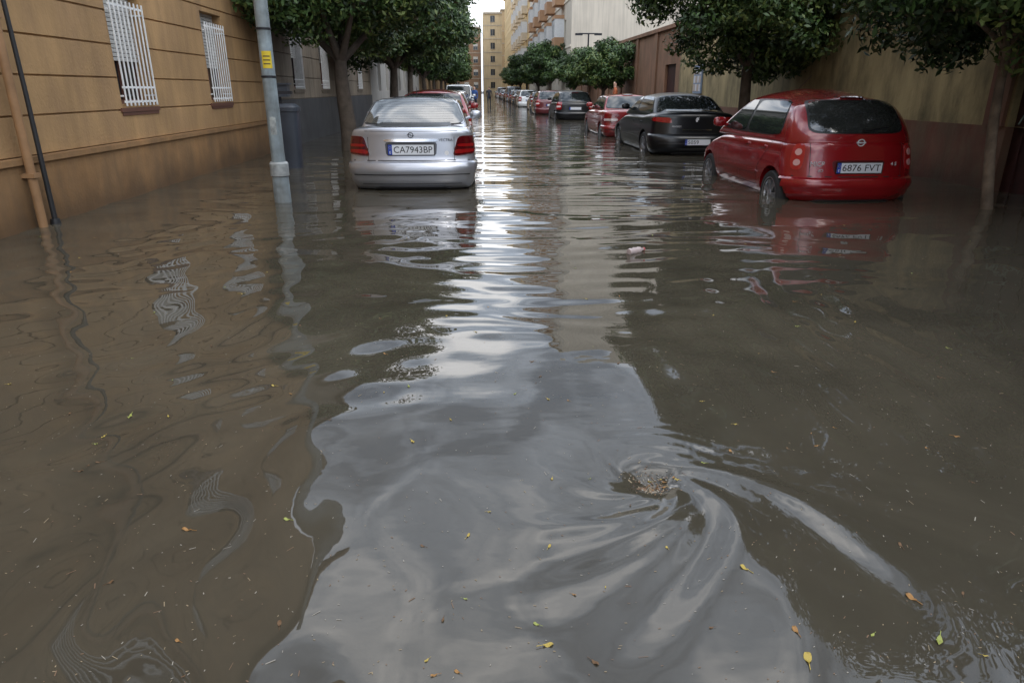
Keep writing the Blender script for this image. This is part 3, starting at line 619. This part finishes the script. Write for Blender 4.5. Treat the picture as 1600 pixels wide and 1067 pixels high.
    m=MB(); patch(m,'rear',[(-wb,zg0),(wb,zg0),(wt,zgt),(-wt,zgt)],.009,rn,(22,10)); put('rear_window',m,[gl_r])
    m=MB(); zf=s['cab']['z0']+.14; patch(m,'front',[(-c_['wb']+.06,zf),(c_['wb']-.06,zf),(c_['wt']-.03,zt-.02),(-c_['wt']+.03,zt-.02)],.006,10,(18,8)); put('windscreen',m,[carglass])
    zs0=c_['z0']+.115; ztp=zt-.035
    if kind=='hatch_red': ztp=zt-.05
    if kind=='van': ztp=1.62
    def ry(z,edge,end):
        t=(z-c_['z0'])/(1.05*(zt-c_['z0'])); 
        return (c_['rb'][0]+(c_['rb'][1]-c_['rb'][0])*t**c_['rk']+c_['cur']*.6+edge) if end==0 else (c_['fb'][0]+(c_['fb'][1]-c_['fb'][0])*t-.14-edge)
    ym=(s['wh'][0]+s['wh'][1])/2-.12
    for sd_ in('side+','side-'):
        r0,r1=ry(zs0,.17,0),ry(ztp,.13,0); f0,f1=ry(zs0,.14,1),ry(ztp,.10,1)
        if kind=='hatch_red': r0+=.16; r1+=.10
        m=MB(); patch(m,sd_,[(r0-.03,zs0-.02),(f0+.03,zs0-.02),(f1+.02,ztp+.02),(r1-.02,ztp+.02)],.003,10 if kind!='hatch_red' else 5,(26,8)); put('window_frame',m,[trimk])
        m=MB(); patch(m,sd_,[(r0+.0,zs0),(ym-.04,zs0),(ym-.04,ztp),(r1,ztp)],.008,9,(12,8)); put('rear_side_window',m,[carglass])
        m=MB(); patch(m,sd_,[(ym+.04,zs0),(f0,zs0),(f1,ztp),(ym+.04,ztp)],.008,9,(12,8)); put('front_side_window',m,[carglass])
        m=MB(); yr_,yf_=s['wh'][0],s['wh'][1]; zl=.36
        line(m,sd_,[(ym,zs0-.02),(ym,zl)]); line(m,sd_,[(f0+.02,zs0-.03),(yf_-.42,.75),(yf_-.42,zl)]); line(m,sd_,[(yr_+.12,zs0-.02),(yr_+.18,.86),(yr_+.42,.62),(yr_+.5,zl)]); line(m,sd_,[(yf_-.42,zl),(yr_+.5,zl)])
        put('door_gaps',m,[gap])
        for yh in(ym-.16,yr_+.36):
            m=MB(); patch(m,sd_,[(yh-.09,.845),(yh+.09,.845),(yh+.09,.875),(yh-.09,.875)],.022,4,(6,3),rim=.03); put('door_handle',m,[P_silver])
        m=MB(); patch(m,sd_,[(yr_+.42,.50),(yf_-.42,.50),(yf_-.42,.55),(yr_+.42,.55)],.010,6,(24,2),rim=.02); put('side_moulding',m,[P_silver])
        sg=1 if sd_=='side+' else -1; ymr=f0-.12; xm=hit(sd_,ymr,zs0+.02,0)[0].x
        m=MB(); v=[];f=[]; nlat,nlon=6,12
        for i in range(nlat+1):
            ph=math.pi*i/nlat
            for j in range(nlon):
                t=2*math.pi*j/nlon; cx,cy,cz=math.sin(ph)*math.cos(t),math.sin(ph)*math.sin(t),math.cos(ph)
                v.append((xm+sg*(.13+.10*math.copysign(abs(cx)**.7,cx)),ymr+.05*math.copysign(abs(cy)**.7,cy),zs0+.08+.07*math.copysign(abs(cz)**.7,cz)))
        for i in range(nlat):
            for j in range(nlon): f.append((i*nlon+j,i*nlon+(j+1)%nlon,(i+1)*nlon+(j+1)%nlon,(i+1)*nlon+j))
        m.add(v,f); m.tube([(xm-sg*.02,ymr,zs0+.03),(xm+sg*.08,ymr,zs0+.05)],.022,8); put('wing_mirror',m,[P_silver])
    bz={'sedan_silver':(.25,.62),'hatch_red':(.25,.56),'sedan_black':(.25,.66),'sedan_old':(.3,.56),'hatch_plain':(.25,.58),'van':(.26,.5)}[kind]
    m=MB(); nph,nzz=44,10; vs=[];fs=[]
    offp=[-.012,.008,.014,.018,.020,.016,.030,.036,.038,.034,-.008] if kind=='sedan_silver' else [-.012,.010,.016,.022,.026,.022,.034,.038,.036,.026,-.008]
    amax=72
    for j in range(nzz+1):
        for i in range(nph+1):
            a=-amax+2*amax*i/nph; z=bz[0]+(bz[1]-bz[0])*j/nzz
            ed=min(1,(amax-abs(a))/4); vs.append(hit('polar',a,z,-.01+(offp[j]+.01)*ed,.9)[0])
    for j in range(nzz):
        for i in range(nph): fs.append((j*(nph+1)+i,j*(nph+1)+i+1,(j+1)*(nph+1)+i+1,(j+1)*(nph+1)+i))
    m.add(vs,fs); put('rear_bumper',m,[P_silver],smooth=28)
    m=MB(); line(m,'polar',[(-70,bz[1]+.006),(70,bz[1]+.006)],.012,.003)
    wl_={'sedan_silver':.57,'hatch_red':.56,'sedan_black':.60,'sedan_old':.62,'hatch_plain':.58,'van':.66}[kind]
    zh=.985 if notch else 1.36
    for sg in(-1,1): line(m,'rear',[(sg*wl_,bz[1]),(sg*wl_,zh-.06 if notch else .95)])
    if notch: line(m,'polar',[(-40,zh+.012),(40,zh+.012)],.008,.002)
    put('boot_gaps',m,[gap])
    if kind in('sedan_old','sedan_black'):
        m=MB(); line(m,'polar',[(-66,(bz[0]+bz[1])/2+.02),(66,(bz[0]+bz[1])/2+.02)],.03,.036); put('bumper_strip',m,[trimk])
    if kind=='sedan_silver':
        m=MB(); line(m,'polar',[(-66,.452),(66,.452)],.012,.031); line(m,'polar',[(-40,.335),(40,.335)],.007,.022); put('bumper_strip',m,[gap])  # gap under the strip; lower dark line paints in the crease's shade
    if kind=='hatch_red':
        m=MB(); line(m,'polar',[(-66,.425),(66,.425)],.008,.028); put('bumper_strip',m,[gap])
    m=MB(); patch(m,'rear',[(-.5,.26),(.5,.26),(.5,.30),(-.5,.30)],.034,5,(12,2)); put('bumper_valance',m,[trimk])
    for sg in(-1,1):
        def q4(a0,a1,z0_,z1_,dz=0,da=0):
            return [(sg*(a0-da),z0_),(sg*a1,z0_+dz),(sg*a1,z1_),(sg*a0,z1_)] if sg>0 else [(sg*a1,z0_+dz),(sg*(a0-da),z0_),(sg*a0,z1_),(sg*a1,z1_)]
        if kind=='sedan_silver':
            m=MB(); patch(m,'polar',q4(40,66,.675,.935,.07,5.5),.011,9,(14,8),0); patch(m,'polar',q4(37,60,.705,.765,.04,1.2),.015,6,(10,3),1); patch(m,'polar',q4(39.2,60,.80,.835,.0,.7),.015,6,(10,3),1); put('tail_light',m,[redd,redl])
        elif kind=='hatch_red':
            m=MB(); patch(m,'polar',q4(40.5,49.5,.63,.94,.01),.012,2.8,(12,12),0)
            for zz,mi_ in((.72,1),(.84,2)): patch(m,'polar',q4(42.6,47.2,zz-.038,zz+.038),.017,2.,(8,8),mi_)
            put('tail_light',m,[lens,pinkl,pinkl])
        elif kind=='sedan_black':
            m=MB(); patch(m,'polar',q4(36,62,.86,.975,.05,3),.008,6,(14,6),0); patch(m,'polar',q4(38,46,.875,.90),.012,4,(8,3),1); put('tail_light',m,[redl,redl])
        elif kind=='sedan_old':
            m=MB(); patch(m,'polar',q4(27,58,.66,.86),.014,8,(14,6),0); patch(m,'polar',q4(28,50,.68,.74),.018,6,(8,3),1); put('tail_light',m,[redl,clearl])
        else:
            m=MB(); patch(m,'polar',q4(37,54,.66,.98,.02),.014,6,(10,8),0); patch(m,'polar',q4(39,50,.76,.83),.018,4,(8,3),1); put('tail_light',m,[redl,clearl])
        m=MB(); xh=sg*W*.36; patch(m,'front',[(xh-.16,.6),(xh+.16,.6),(xh+.16,.75),(xh-.16,.75)],.01,4,(8,5)); put('headlight',m,[clearl])
    wm_=MB(); r=s['wh'][2]; 
    wm_.lathe([(r*.62,-.09),(r*.72,-.10),(r*.93,-.095),(r*.99,-.07),(r,0),(r*.99,.07),(r*.93,.095),(r*.72,.10),(r*.62,.09)],40,'x'); ty=wm_.mesh('tyre',[rubber],40)
    rm_=MB(); rm_.lathe([(r*.72,.098),(r*.68,.100),(r*.63,.085),(r*.60,.05),(r*.59,-.08)],40,'x'); rm_.lathe([(r*.60,.02),(0,.02)],40,'x',mi=1); rm_.lathe([(r*.17,.05),(r*.17,.088),(r*.12,.096),(0,.096)],20,'x')
    ns=7 if kind!='sedan_black' else 6
    for q_ in range(ns):
        t=2*math.pi*q_/ns; 
        for dt in((-.13,.13) if kind=='hatch_red' else (0,)):
            w0,w1=(r*.05,r*.045) if kind=='hatch_red' else (r*.10,r*.07)
            d_=Vector((0,math.cos(t+dt),math.sin(t+dt))); n_=Vector((0,-math.sin(t+dt),math.cos(t+dt)))
            vs=[]
            for rr_,ww_,xx in((r*.12,w0,.085),(r*.66,w1,.090)):
                for a,b_ in((-1,0),(1,0),(1,1),(-1,1)): vs.append(d_*rr_+n_*(ww_*a)+Vector((xx-(.04 if b_==0 else 0),0,0)))
            rm_.add(vs,[(0,1,2,3),(7,6,5,4),(0,4,5,1),(1,5,6,2),(2,6,7,3),(3,7,4,0)])
    ri=rm_.mesh('rim',[alloy,dkin],40)
    return dict(parts=parts,tyre=ty,rim=ri,hit=hit,line=line,patch=patch,spec=s)
CACHE={}
plate_base=MB(); plate_base.box(-.26,.26,-.004,0,-.055,.055,0); plate_base.box(-.26,-.215,-.0055,-.0041,-.055,.055,1); plate_base.box(-.27,.27,-.002,.004,-.065,.065,2); PB=plate_base.mesh('number_plate',[platem,plateb,trimk])
def car(kind,x,y,pnt,label,plate=None,pz=.7,z=-.24,rz=0,extras=None,cat='car',ps=1.):
    if kind not in CACHE: CACHE[kind]=car_parts(kind)
    D=CACHE[kind]; s=D['spec']; root=thing('parked_car',label,cat,(x,y,z),'cars parked along the flooded kerb',rz)
    objs={}
    for nm,me,par in D['parts']:
        o=O(nm,me,root); objs.setdefault(nm,o)
        for i,sl in enumerate(o.material_slots):
            if me.materials[i]==P_silver: sl.link='OBJECT'; sl.material=pnt
    y0,y1,r=s['wh']
    for yy in(y0,y1):
        for sg in(-1,1):
            wv=O('wheel',None,root); wv.location=(sg*(s['W']/2-.115),yy,r); wv.rotation_euler=(0,0,0 if sg>0 else math.pi); wv.empty_display_size=.1
            O('tyre',D['tyre'],wv); O('rim',D['rim'],wv)
    hp,hn=D['hit']('rear',0,pz,.012); hp2,_=D['hit']('rear',.26,pz,.012)
    yb=min(hp.y,hp2.y)-.004
    if 'rear_bumper' in objs and pz<.66: yb-=.036
    pl=O('number_plate',PB,root,(0,yb,pz)); pl.scale=(ps,1,ps)
    if plate:
        t=O('lettering',text_mesh('lettering',plate,.102,ink),pl,(.022,-.0055,-.003)); 
        bb=[v.co.x for v in t.data.vertices]; t.scale.x=.44/(max(bb)-min(bb)); me_=t.data
        if len(plate)<6: t.scale.x*=.5; t.location.x=-.09
        O('country_letter',text_mesh('country_letter','E',.04,whiteink),pl,(-.238,-.0065,-.03))
        m=MB()
        for k in range(12):
            a=k*math.pi/6; m.box(-.238+.013*math.cos(a)-.0015,-.238+.013*math.cos(a)+.0015,-.0066,-.0056,.022+.013*math.sin(a)-.0015,.022+.013*math.sin(a)+.0015)
        m.obj('star_ring',[yel],pl)
    if extras: extras(root,D,s,pnt)
    return root
def badge(root,D,name,txt,x,z,size,mat=badgem):
    p_,_=D['hit']('rear',x,z,.006); me=text_mesh(name,txt,size,mat,.002); 
    o=O(name,me,root,(x,p_.y-.008,z)); return o
def ring(mb,rx_,rz_,c,t=.006,n=28):
    pts=[(c[0]+rx_*math.cos(2*math.pi*k/n),c[1],c[2]+rz_*math.sin(2*math.pi*k/n)) for k in range(n+1)]; mb.tube(pts,t,6)
def ex_silver(root,D,s,p):
    h=lambda x,z,o=0:D['hit']('rear',x,z,o)[0]
    m=MB(); D['patch'](m,'rear',[(-.33,.685),(.33,.685),(.345,.862),(-.345,.862)],.004,12,(12,6)); m.obj('plate_recess',[M('recess_shadow_grey',(.10,.10,.11),.4,.5)],root,smooth=35)
    m=MB(); D['patch'](m,'rear',[(-.355,.864),(.355,.864),(.355,.90),(-.355,.90)],.03,6,(14,3),rim=.035); m.obj('boot_handle_bar',[chrome],root,smooth=35)
    y=h(0,.95).y-.014; m=MB(); ring(m,.032,.032,(0,y,.950),.005); m.tube([(-.046,y,.956),(.004,y,.956),(-.004,y,.944),(.046,y,.944)],.004,6); m.obj('emblem',[badged],root,smooth=40)
    badge(root,D,'badge','VECTRA',.46,.885,.05,badged)
    m=MB(); x=.47; y=h(x,.72).y-.004; m.lathe([(0,-.001),(.03,-.001),(.03,.002)],20,'y',(x,y,.72)); m.obj('round_sticker',[whiteink],root)
    m=MB(); m.tube([(0,1.5,1.41),(0,1.35,1.55)],.004,6); m.obj('aerial',[trimk],root)
    m=MB()
    for k in range(9): z=1.09+k*.031; D['line'](m,'rear',[(-.55,z),(.55,z)],.003,.0105)
    m.obj('heater_lines',[M('heater',(.05,.04,.035),.5)],root)
def ex_micra(root,D,s,p):
    h=lambda x,z,o=0:D['hit']('rear',x,z,o)[0]
    y=h(0,.95).y-.018; m=MB(); ring(m,.042,.036,(0,y,.955),.007); m.box(-.054,.054,y-.008,y+.006,.947,.963); m.obj('emblem',[badgem],root,smooth=40)
    m=MB(); D['patch'](m,'rear',[(-.29,.60),(.29,.60),(.33,.755),(-.33,.755)],.003,8,(12,6)); m.obj('plate_recess',[M('recess_red',(.10,.004,.006),.4)],root,smooth=35)
    badge(root,D,'badge','MICRA',-.46,.71,.08); badge(root,D,'badge','dCi',-.45,.635,.045); badge(root,D,'badge','4 5',.44,.71,.055)
    m=MB(); a=h(0,1.08,.015); b_=h(.34,1.12,.015); m.tube([a-Vector((0,.012,0)),a.lerp(b_,.5)-Vector((0,.022,0)),b_-Vector((0,.008,0))],[.018,.012,.008],6); m.obj('rear_wiper',[trimk],root)
    m=MB(); D['patch'](m,'rear',[(-.15,1.437),(.15,1.437),(.14,1.450),(-.14,1.450)],.02,5,(8,2)); m.obj('brake_light',[redd],root)
    m=MB(); m.tube([(0,2.0,1.52),(0,1.6,1.72)],.004,6); m.obj('aerial',[trimk],root)
    m=MB(); D['patch'](m,'polar',[(-50,.36),(-32,.36),(-32,.385),(-50,.385)],.034,4,(6,3)); m.obj('reflector',[redl],root)
def ex_black(root,D,s,p):
    h=lambda x,z,o=0:D['hit']('rear',x,z,o)[0]
    y=h(0,.93).y-.01; m=MB(); m.add([(-.03,y,.89),(.0,y,.89),(.005,y,.92),(.03,y,.93),(.02,y,.955),(.035,y,.985),(.0,y,.975),(-.02,y,.98),(-.03,y,.95)],[tuple(range(9))]); m.tube([(-.03,y,.90),(-.045,y,.93),(-.03,y,.955)],.004,5); m.obj('emblem',[badgem],root,recalc=False)
    badge(root,D,'badge','PEUGEOT',-.42,.80,.045)
    m=MB(); D['line'](m,'rear',[(-.3,.735),(.3,.735)],.02,.012); m.obj('boot_handle_bar',[chrome],root)
def ex_shelf(root,D,s,p):
    m=MB(); D['patch'](m,'rear',[(-.16,1.345),(.16,1.345),(.15,1.365),(-.15,1.365)],.02,5,(8,2)); m.obj('brake_light',[redd],root)

car('sedan_silver',-.86,9.36,P_silver,'silver saloon car with rear bumper touching the flood water','CA7943BP',.765,extras=ex_silver,ps=1.16)
car('hatch_red',4.55,8.08,P_red,'rounded dark red hatchback with wheels in flood water','6876 FVT',.67,z=-.27,extras=ex_micra,ps=1.05)
car('sedan_black',4.52,14.3,P_black,'black saloon car parked behind the red hatchback','5059',.50,extras=ex_black)
car('sedan_old',4.45,19.9,P_red2,'faded bright red older saloon car',None,.75,extras=ex_shelf)
car('hatch_plain',4.4,31.5,P_black,'black hatchback with pale number plate',None,.72,extras=ex_shelf)
car('hatch_plain',4.05,38.2,P_maroon,'dark maroon hatchback in flood water',None,.72)
car('sedan_old',4.3,45,P_grey,'dark grey saloon car in flood water',None,.75)
car('hatch_plain',4.1,54.5,P_white,'white hatchback in flood water',None,.72)
for i,(yy,kd,pp,lb) in enumerate(((60,'hatch_plain',P_black,'black hatchback'),(66,'sedan_old',P_grey,'grey saloon car'),(72,'hatch_plain',P_blue,'dark blue hatchback'),(79,'van',P_silver,'silver small van'),(86,'hatch_plain',P_black,'black hatchback'),(94,'sedan_old',P_silver,'silver saloon car'),(102,'hatch_plain',P_grey,'grey hatchback'),(112,'van',P_white,'white van'),(122,'sedan_old',P_grey,'grey saloon car'))):
    car(kd,4.25,yy,pp,lb+' parked in flood water',None,.72)
car('hatch_plain',-.9,15.2,P_red2,'bright red hatchback parked in front of the silver saloon',None,.72,z=-.2)
for i,(yy,kd,pp,lb) in enumerate(((20.6,'hatch_plain',P_maroon,'maroon hatchback'),(26.3,'hatch_plain',P_grey,'dark grey hatchback'),(32.4,'hatch_plain',P_black,'black hatchback'),(38.3,'sedan_old',P_silver,'silver saloon car'),(44.6,'van',P_white,'white small van'),(51,'hatch_plain',P_grey,'grey hatchback'),(57.5,'sedan_old',P_blue,'dark blue saloon car'),(64,'hatch_plain',P_white,'white hatchback'),(71,'sedan_old',P_grey,'grey saloon car'),(79,'van',P_white,'white van'))):
    car(kd,-1.0,yy,pp,lb+' parked in flood water',None,.72)

# ------------------------------------------------------------ people
def person(x,y,rz,jc,tc_,label,z=-.24,stride=.16):
    me=bpy.data.meshes.new('person')
    V=[(0,0,.95),(0,.01,1.15),(0,.01,1.36),(0,.01,1.47),(0,.02,1.56),(0,.03,1.68),
       (.10,stride*.2,.90),(.11,stride,.50),(.11,stride*.9,.09),(.11,stride+.13,.04),
       (-.10,-stride*.2,.90),(-.11,-stride*.6,.50),(-.11,-stride*1.3,.11),(-.11,-stride*1.2+.12,.04),
       (.19,0,1.38),(.24,-.06,1.12),(.24,.02,.90),(.24,.05,.80),(-.19,0,1.38),(-.24,.05,1.12),(-.23,.14,.92),(-.23,.18,.83)]
    E=[(0,1),(1,2),(2,3),(3,4),(4,5),(0,6),(6,7),(7,8),(8,9),(0,10),(10,11),(11,12),(12,13),(2,14),(14,15),(15,16),(16,17),(2,18),(18,19),(19,20),(20,21)]
    Rr=[.14,.13,.15,.06,.09,.085,.10,.065,.045,.04,.10,.065,.045,.04,.065,.05,.035,.03,.065,.05,.035,.03]
    me.from_pydata(V,E,[]); o=bpy.data.objects.new('p',me); COL.objects.link(o)
    md=o.modifiers.new('s','SKIN'); sd_=o.modifiers.new('u','SUBSURF'); sd_.levels=1
    for i,sv in enumerate(me.skin_vertices[0].data): sv.radius=(Rr[i],Rr[i]*.8); sv.use_root=(i==0)
    out=ev(o); bpy.data.objects.remove(o)
    mats=[M('skin',(.5,.3,.22),.6),M('jacket',jc,.8),M('trousers',tc_,.8),M('hair',(.03,.02,.015),.7)]
    out.materials.clear()
    for m_ in mats: out.materials.append(m_)
    for f in out.polygons:
        f.use_smooth=True; c=f.center
        f.material_index=0 if (c.z>1.47 or (abs(c.x)>.19 and c.z<.88 and c.z>.7)) else (1 if c.z>.9 else 2)
        if c.z>1.6 and c.y<.04 or c.z>1.70: f.material_index=3
    root=thing('person',label,'person',(x,y,z),None,rz); O('body',out,root)
person(-.05,50,2.9,(.03,.08,.25),(.02,.03,.06),'person in a blue jacket wading along the street')
person(-.9,66,3.1,(.02,.02,.02),(.03,.03,.03),'person in dark clothes wading along the street')
person(1.2,62,.1,(.04,.04,.05),(.02,.03,.05),'person in dark jacket walking in the flooded road')
person(5.35,27.5,1.5,(.35,.09,.03),(.03,.03,.05),'person in an orange jacket on the pavement by the wall',z=-.13)

# ------------------------------------------------------------ floating leaves and litter
ly=M('leaf_yellow',(.42,.31,.06),.6); lo=M('leaf_orange',(.30,.15,.04),.6); lg=M('leaf_green_yellow',(.28,.31,.07),.6); lb_=M('leaf_brown',(.13,.07,.03),.7)
def leafmesh(mat,L_=.026,W_=.012):
    m=MB(); n=8; vs=[(-L_*.5,0,.0)];
    up_=[(-L_/2+L_*i/n, W_/2*math.sin(math.pi*(i/n)**.8), .0015+.003*math.sin(i)) for i in range(1,n)]
    dn=[(x,-y_,z_*.6) for x,y_,z_ in up_]; mid=[(x,0,z_*.3) for x,_,z_ in up_]
    vs+=up_+dn+mid+[(L_/2,0,.002)]; k=n-1; f=[(0,1+2*k,1),(0,1+k,1+2*k)]
    for i in range(k-1): f+=[(1+i,1+2*k+i,2+2*k+i,2+i),(1+2*k+i,1+k+i,2+k+i,2+2*k+i)]
    e_=1+3*k; f+=[(k,3*k,e_),(3*k,2*k,e_)]
    m.add(vs,f); m.box(L_/2,L_/2+.012,-.0006,.0006,.001,.002); return m.mesh('leaf',[mat],50)
LM=[leafmesh(a) for a in(ly,lo,lg,lb_)]
known=[(-1.46,2.64,2),(-1.3,2.63,0),(-.265,2.36,0),(.94,2.23,1),(1.87,2.3,1),(.74,1.56,0),(.78,1.32,1),(1.13,1.28,2),(.77,1.23,0),(1.15,1.43,1),(-.62,1.87,2),(-.92,1.84,1),(.155,1.31,0),(-.95,2.93,0),(-1.57,4.47,0)]
for _ in range(130):
    yy=1.2+5.5*random.random()**1.3; known.append((random.uniform(-.75*yy-.3,.8*yy+.3),yy,random.choice((0,1,2,3,3))))
for _ in range(20):
    a=random.uniform(0,6.3); r_=abs(random.gauss(0,.04)); known.append((VX+r_*math.cos(a)+.01,VY+r_*math.sin(a),random.choice((1,1,3,3,0))))
for i,(x,y,k) in enumerate(known):
    if x<-4.2 or x>6.6: continue
    o=O('floating_leaf',LM[k],None,(x,y,float(wh(x,y))+.0015)); s_=random.uniform(.8,1.45) if i<15 else random.uniform(.3,.85); o.scale=(s_*1.15,s_*random.uniform(.8,1.3),s_); o.rotation_euler=(random.uniform(-.08,.08),random.uniform(-.08,.08),random.uniform(0,6.3))
    o["label"]=("yellow","orange-brown","yellow-green","brown")[k]+" fallen leaf floating on the flood water"; o["category"]="leaf"; o["group"]="fallen leaves floating on the water"
n=3700; yy=.9+6.5*RNG.rand(n)**1.5; xx=RNG.uniform(-1,1,n)*(.85*yy+.4); nvx=260; a=RNG.uniform(0,6.3,nvx); rr=np.abs(RNG.normal(0,.05,nvx))
xx[:nvx]=VX+rr*np.cos(a); yy[:nvx]=VY+rr*np.sin(a)
zz=wh(xx,yy)+.0012; an=RNG.uniform(0,3.14,n); ln=RNG.uniform(.001,.004,n)*np.where(RNG.rand(n)<.12,3.2,1); wd=RNG.uniform(.0005,.0014,n)
wd[:nvx]*=2
an[nvx:]=np.where(np.hypot(xx-VX,yy-VY)<.9,np.arctan2(yy-VY,xx-VX)+1.9,an)[nvx:]
m=MB(); m2i=RNG.randint(0,3,n)
for i in range(n):
    c,s=math.cos(an[i]),math.sin(an[i]); l,w_=ln[i],wd[i]; x,y,z=xx[i],yy[i],zz[i]
    m.add([(x-c*l-s*w_,y-s*l+c*w_,z),(x+c*l-s*w_,y+s*l+c*w_,z),(x+c*l+s*w_,y+s*l-c*w_,z),(x-c*l+s*w_,y-s*l-c*w_,z)],[(0,3,2,1)],int(m2i[i]))
o=m.obj('floating_debris',[M('bark_flakes',(.20,.12,.07),.7),M('straw',(.30,.23,.14),.7),M('scum',(.33,.30,.25),.7)],recalc=False); o["kind"]="stuff"; o["label"]="straw and small debris floating on flood water"; o["category"]="debris"
bt=thing('plastic_bottle','crumpled clear pinkish plastic bottle floating on the water','bottle',(1.31,5.53,0),rz=.6); bt.scale=(.9,.9,.9)
m=MB(); m.lathe([(0,-.09),(.028,-.088),(.033,-.07),(.027,-.045),(.034,-.02),(.028,.01),(.033,.035),(.028,.06),(.013,.085),(.013,.10)],14,'x',(0,0,.022)); m.obj('bottle_body',[M('cloudy_plastic',(.50,.41,.40),.25)],bt,smooth=50)
m=MB(); m.lathe([(.015,.10),(.016,.118),(0,.118)],12,'x',(0,0,.022)); m.obj('cap',[M('cap_red',(.4,.08,.08),.4)],bt,smooth=40)
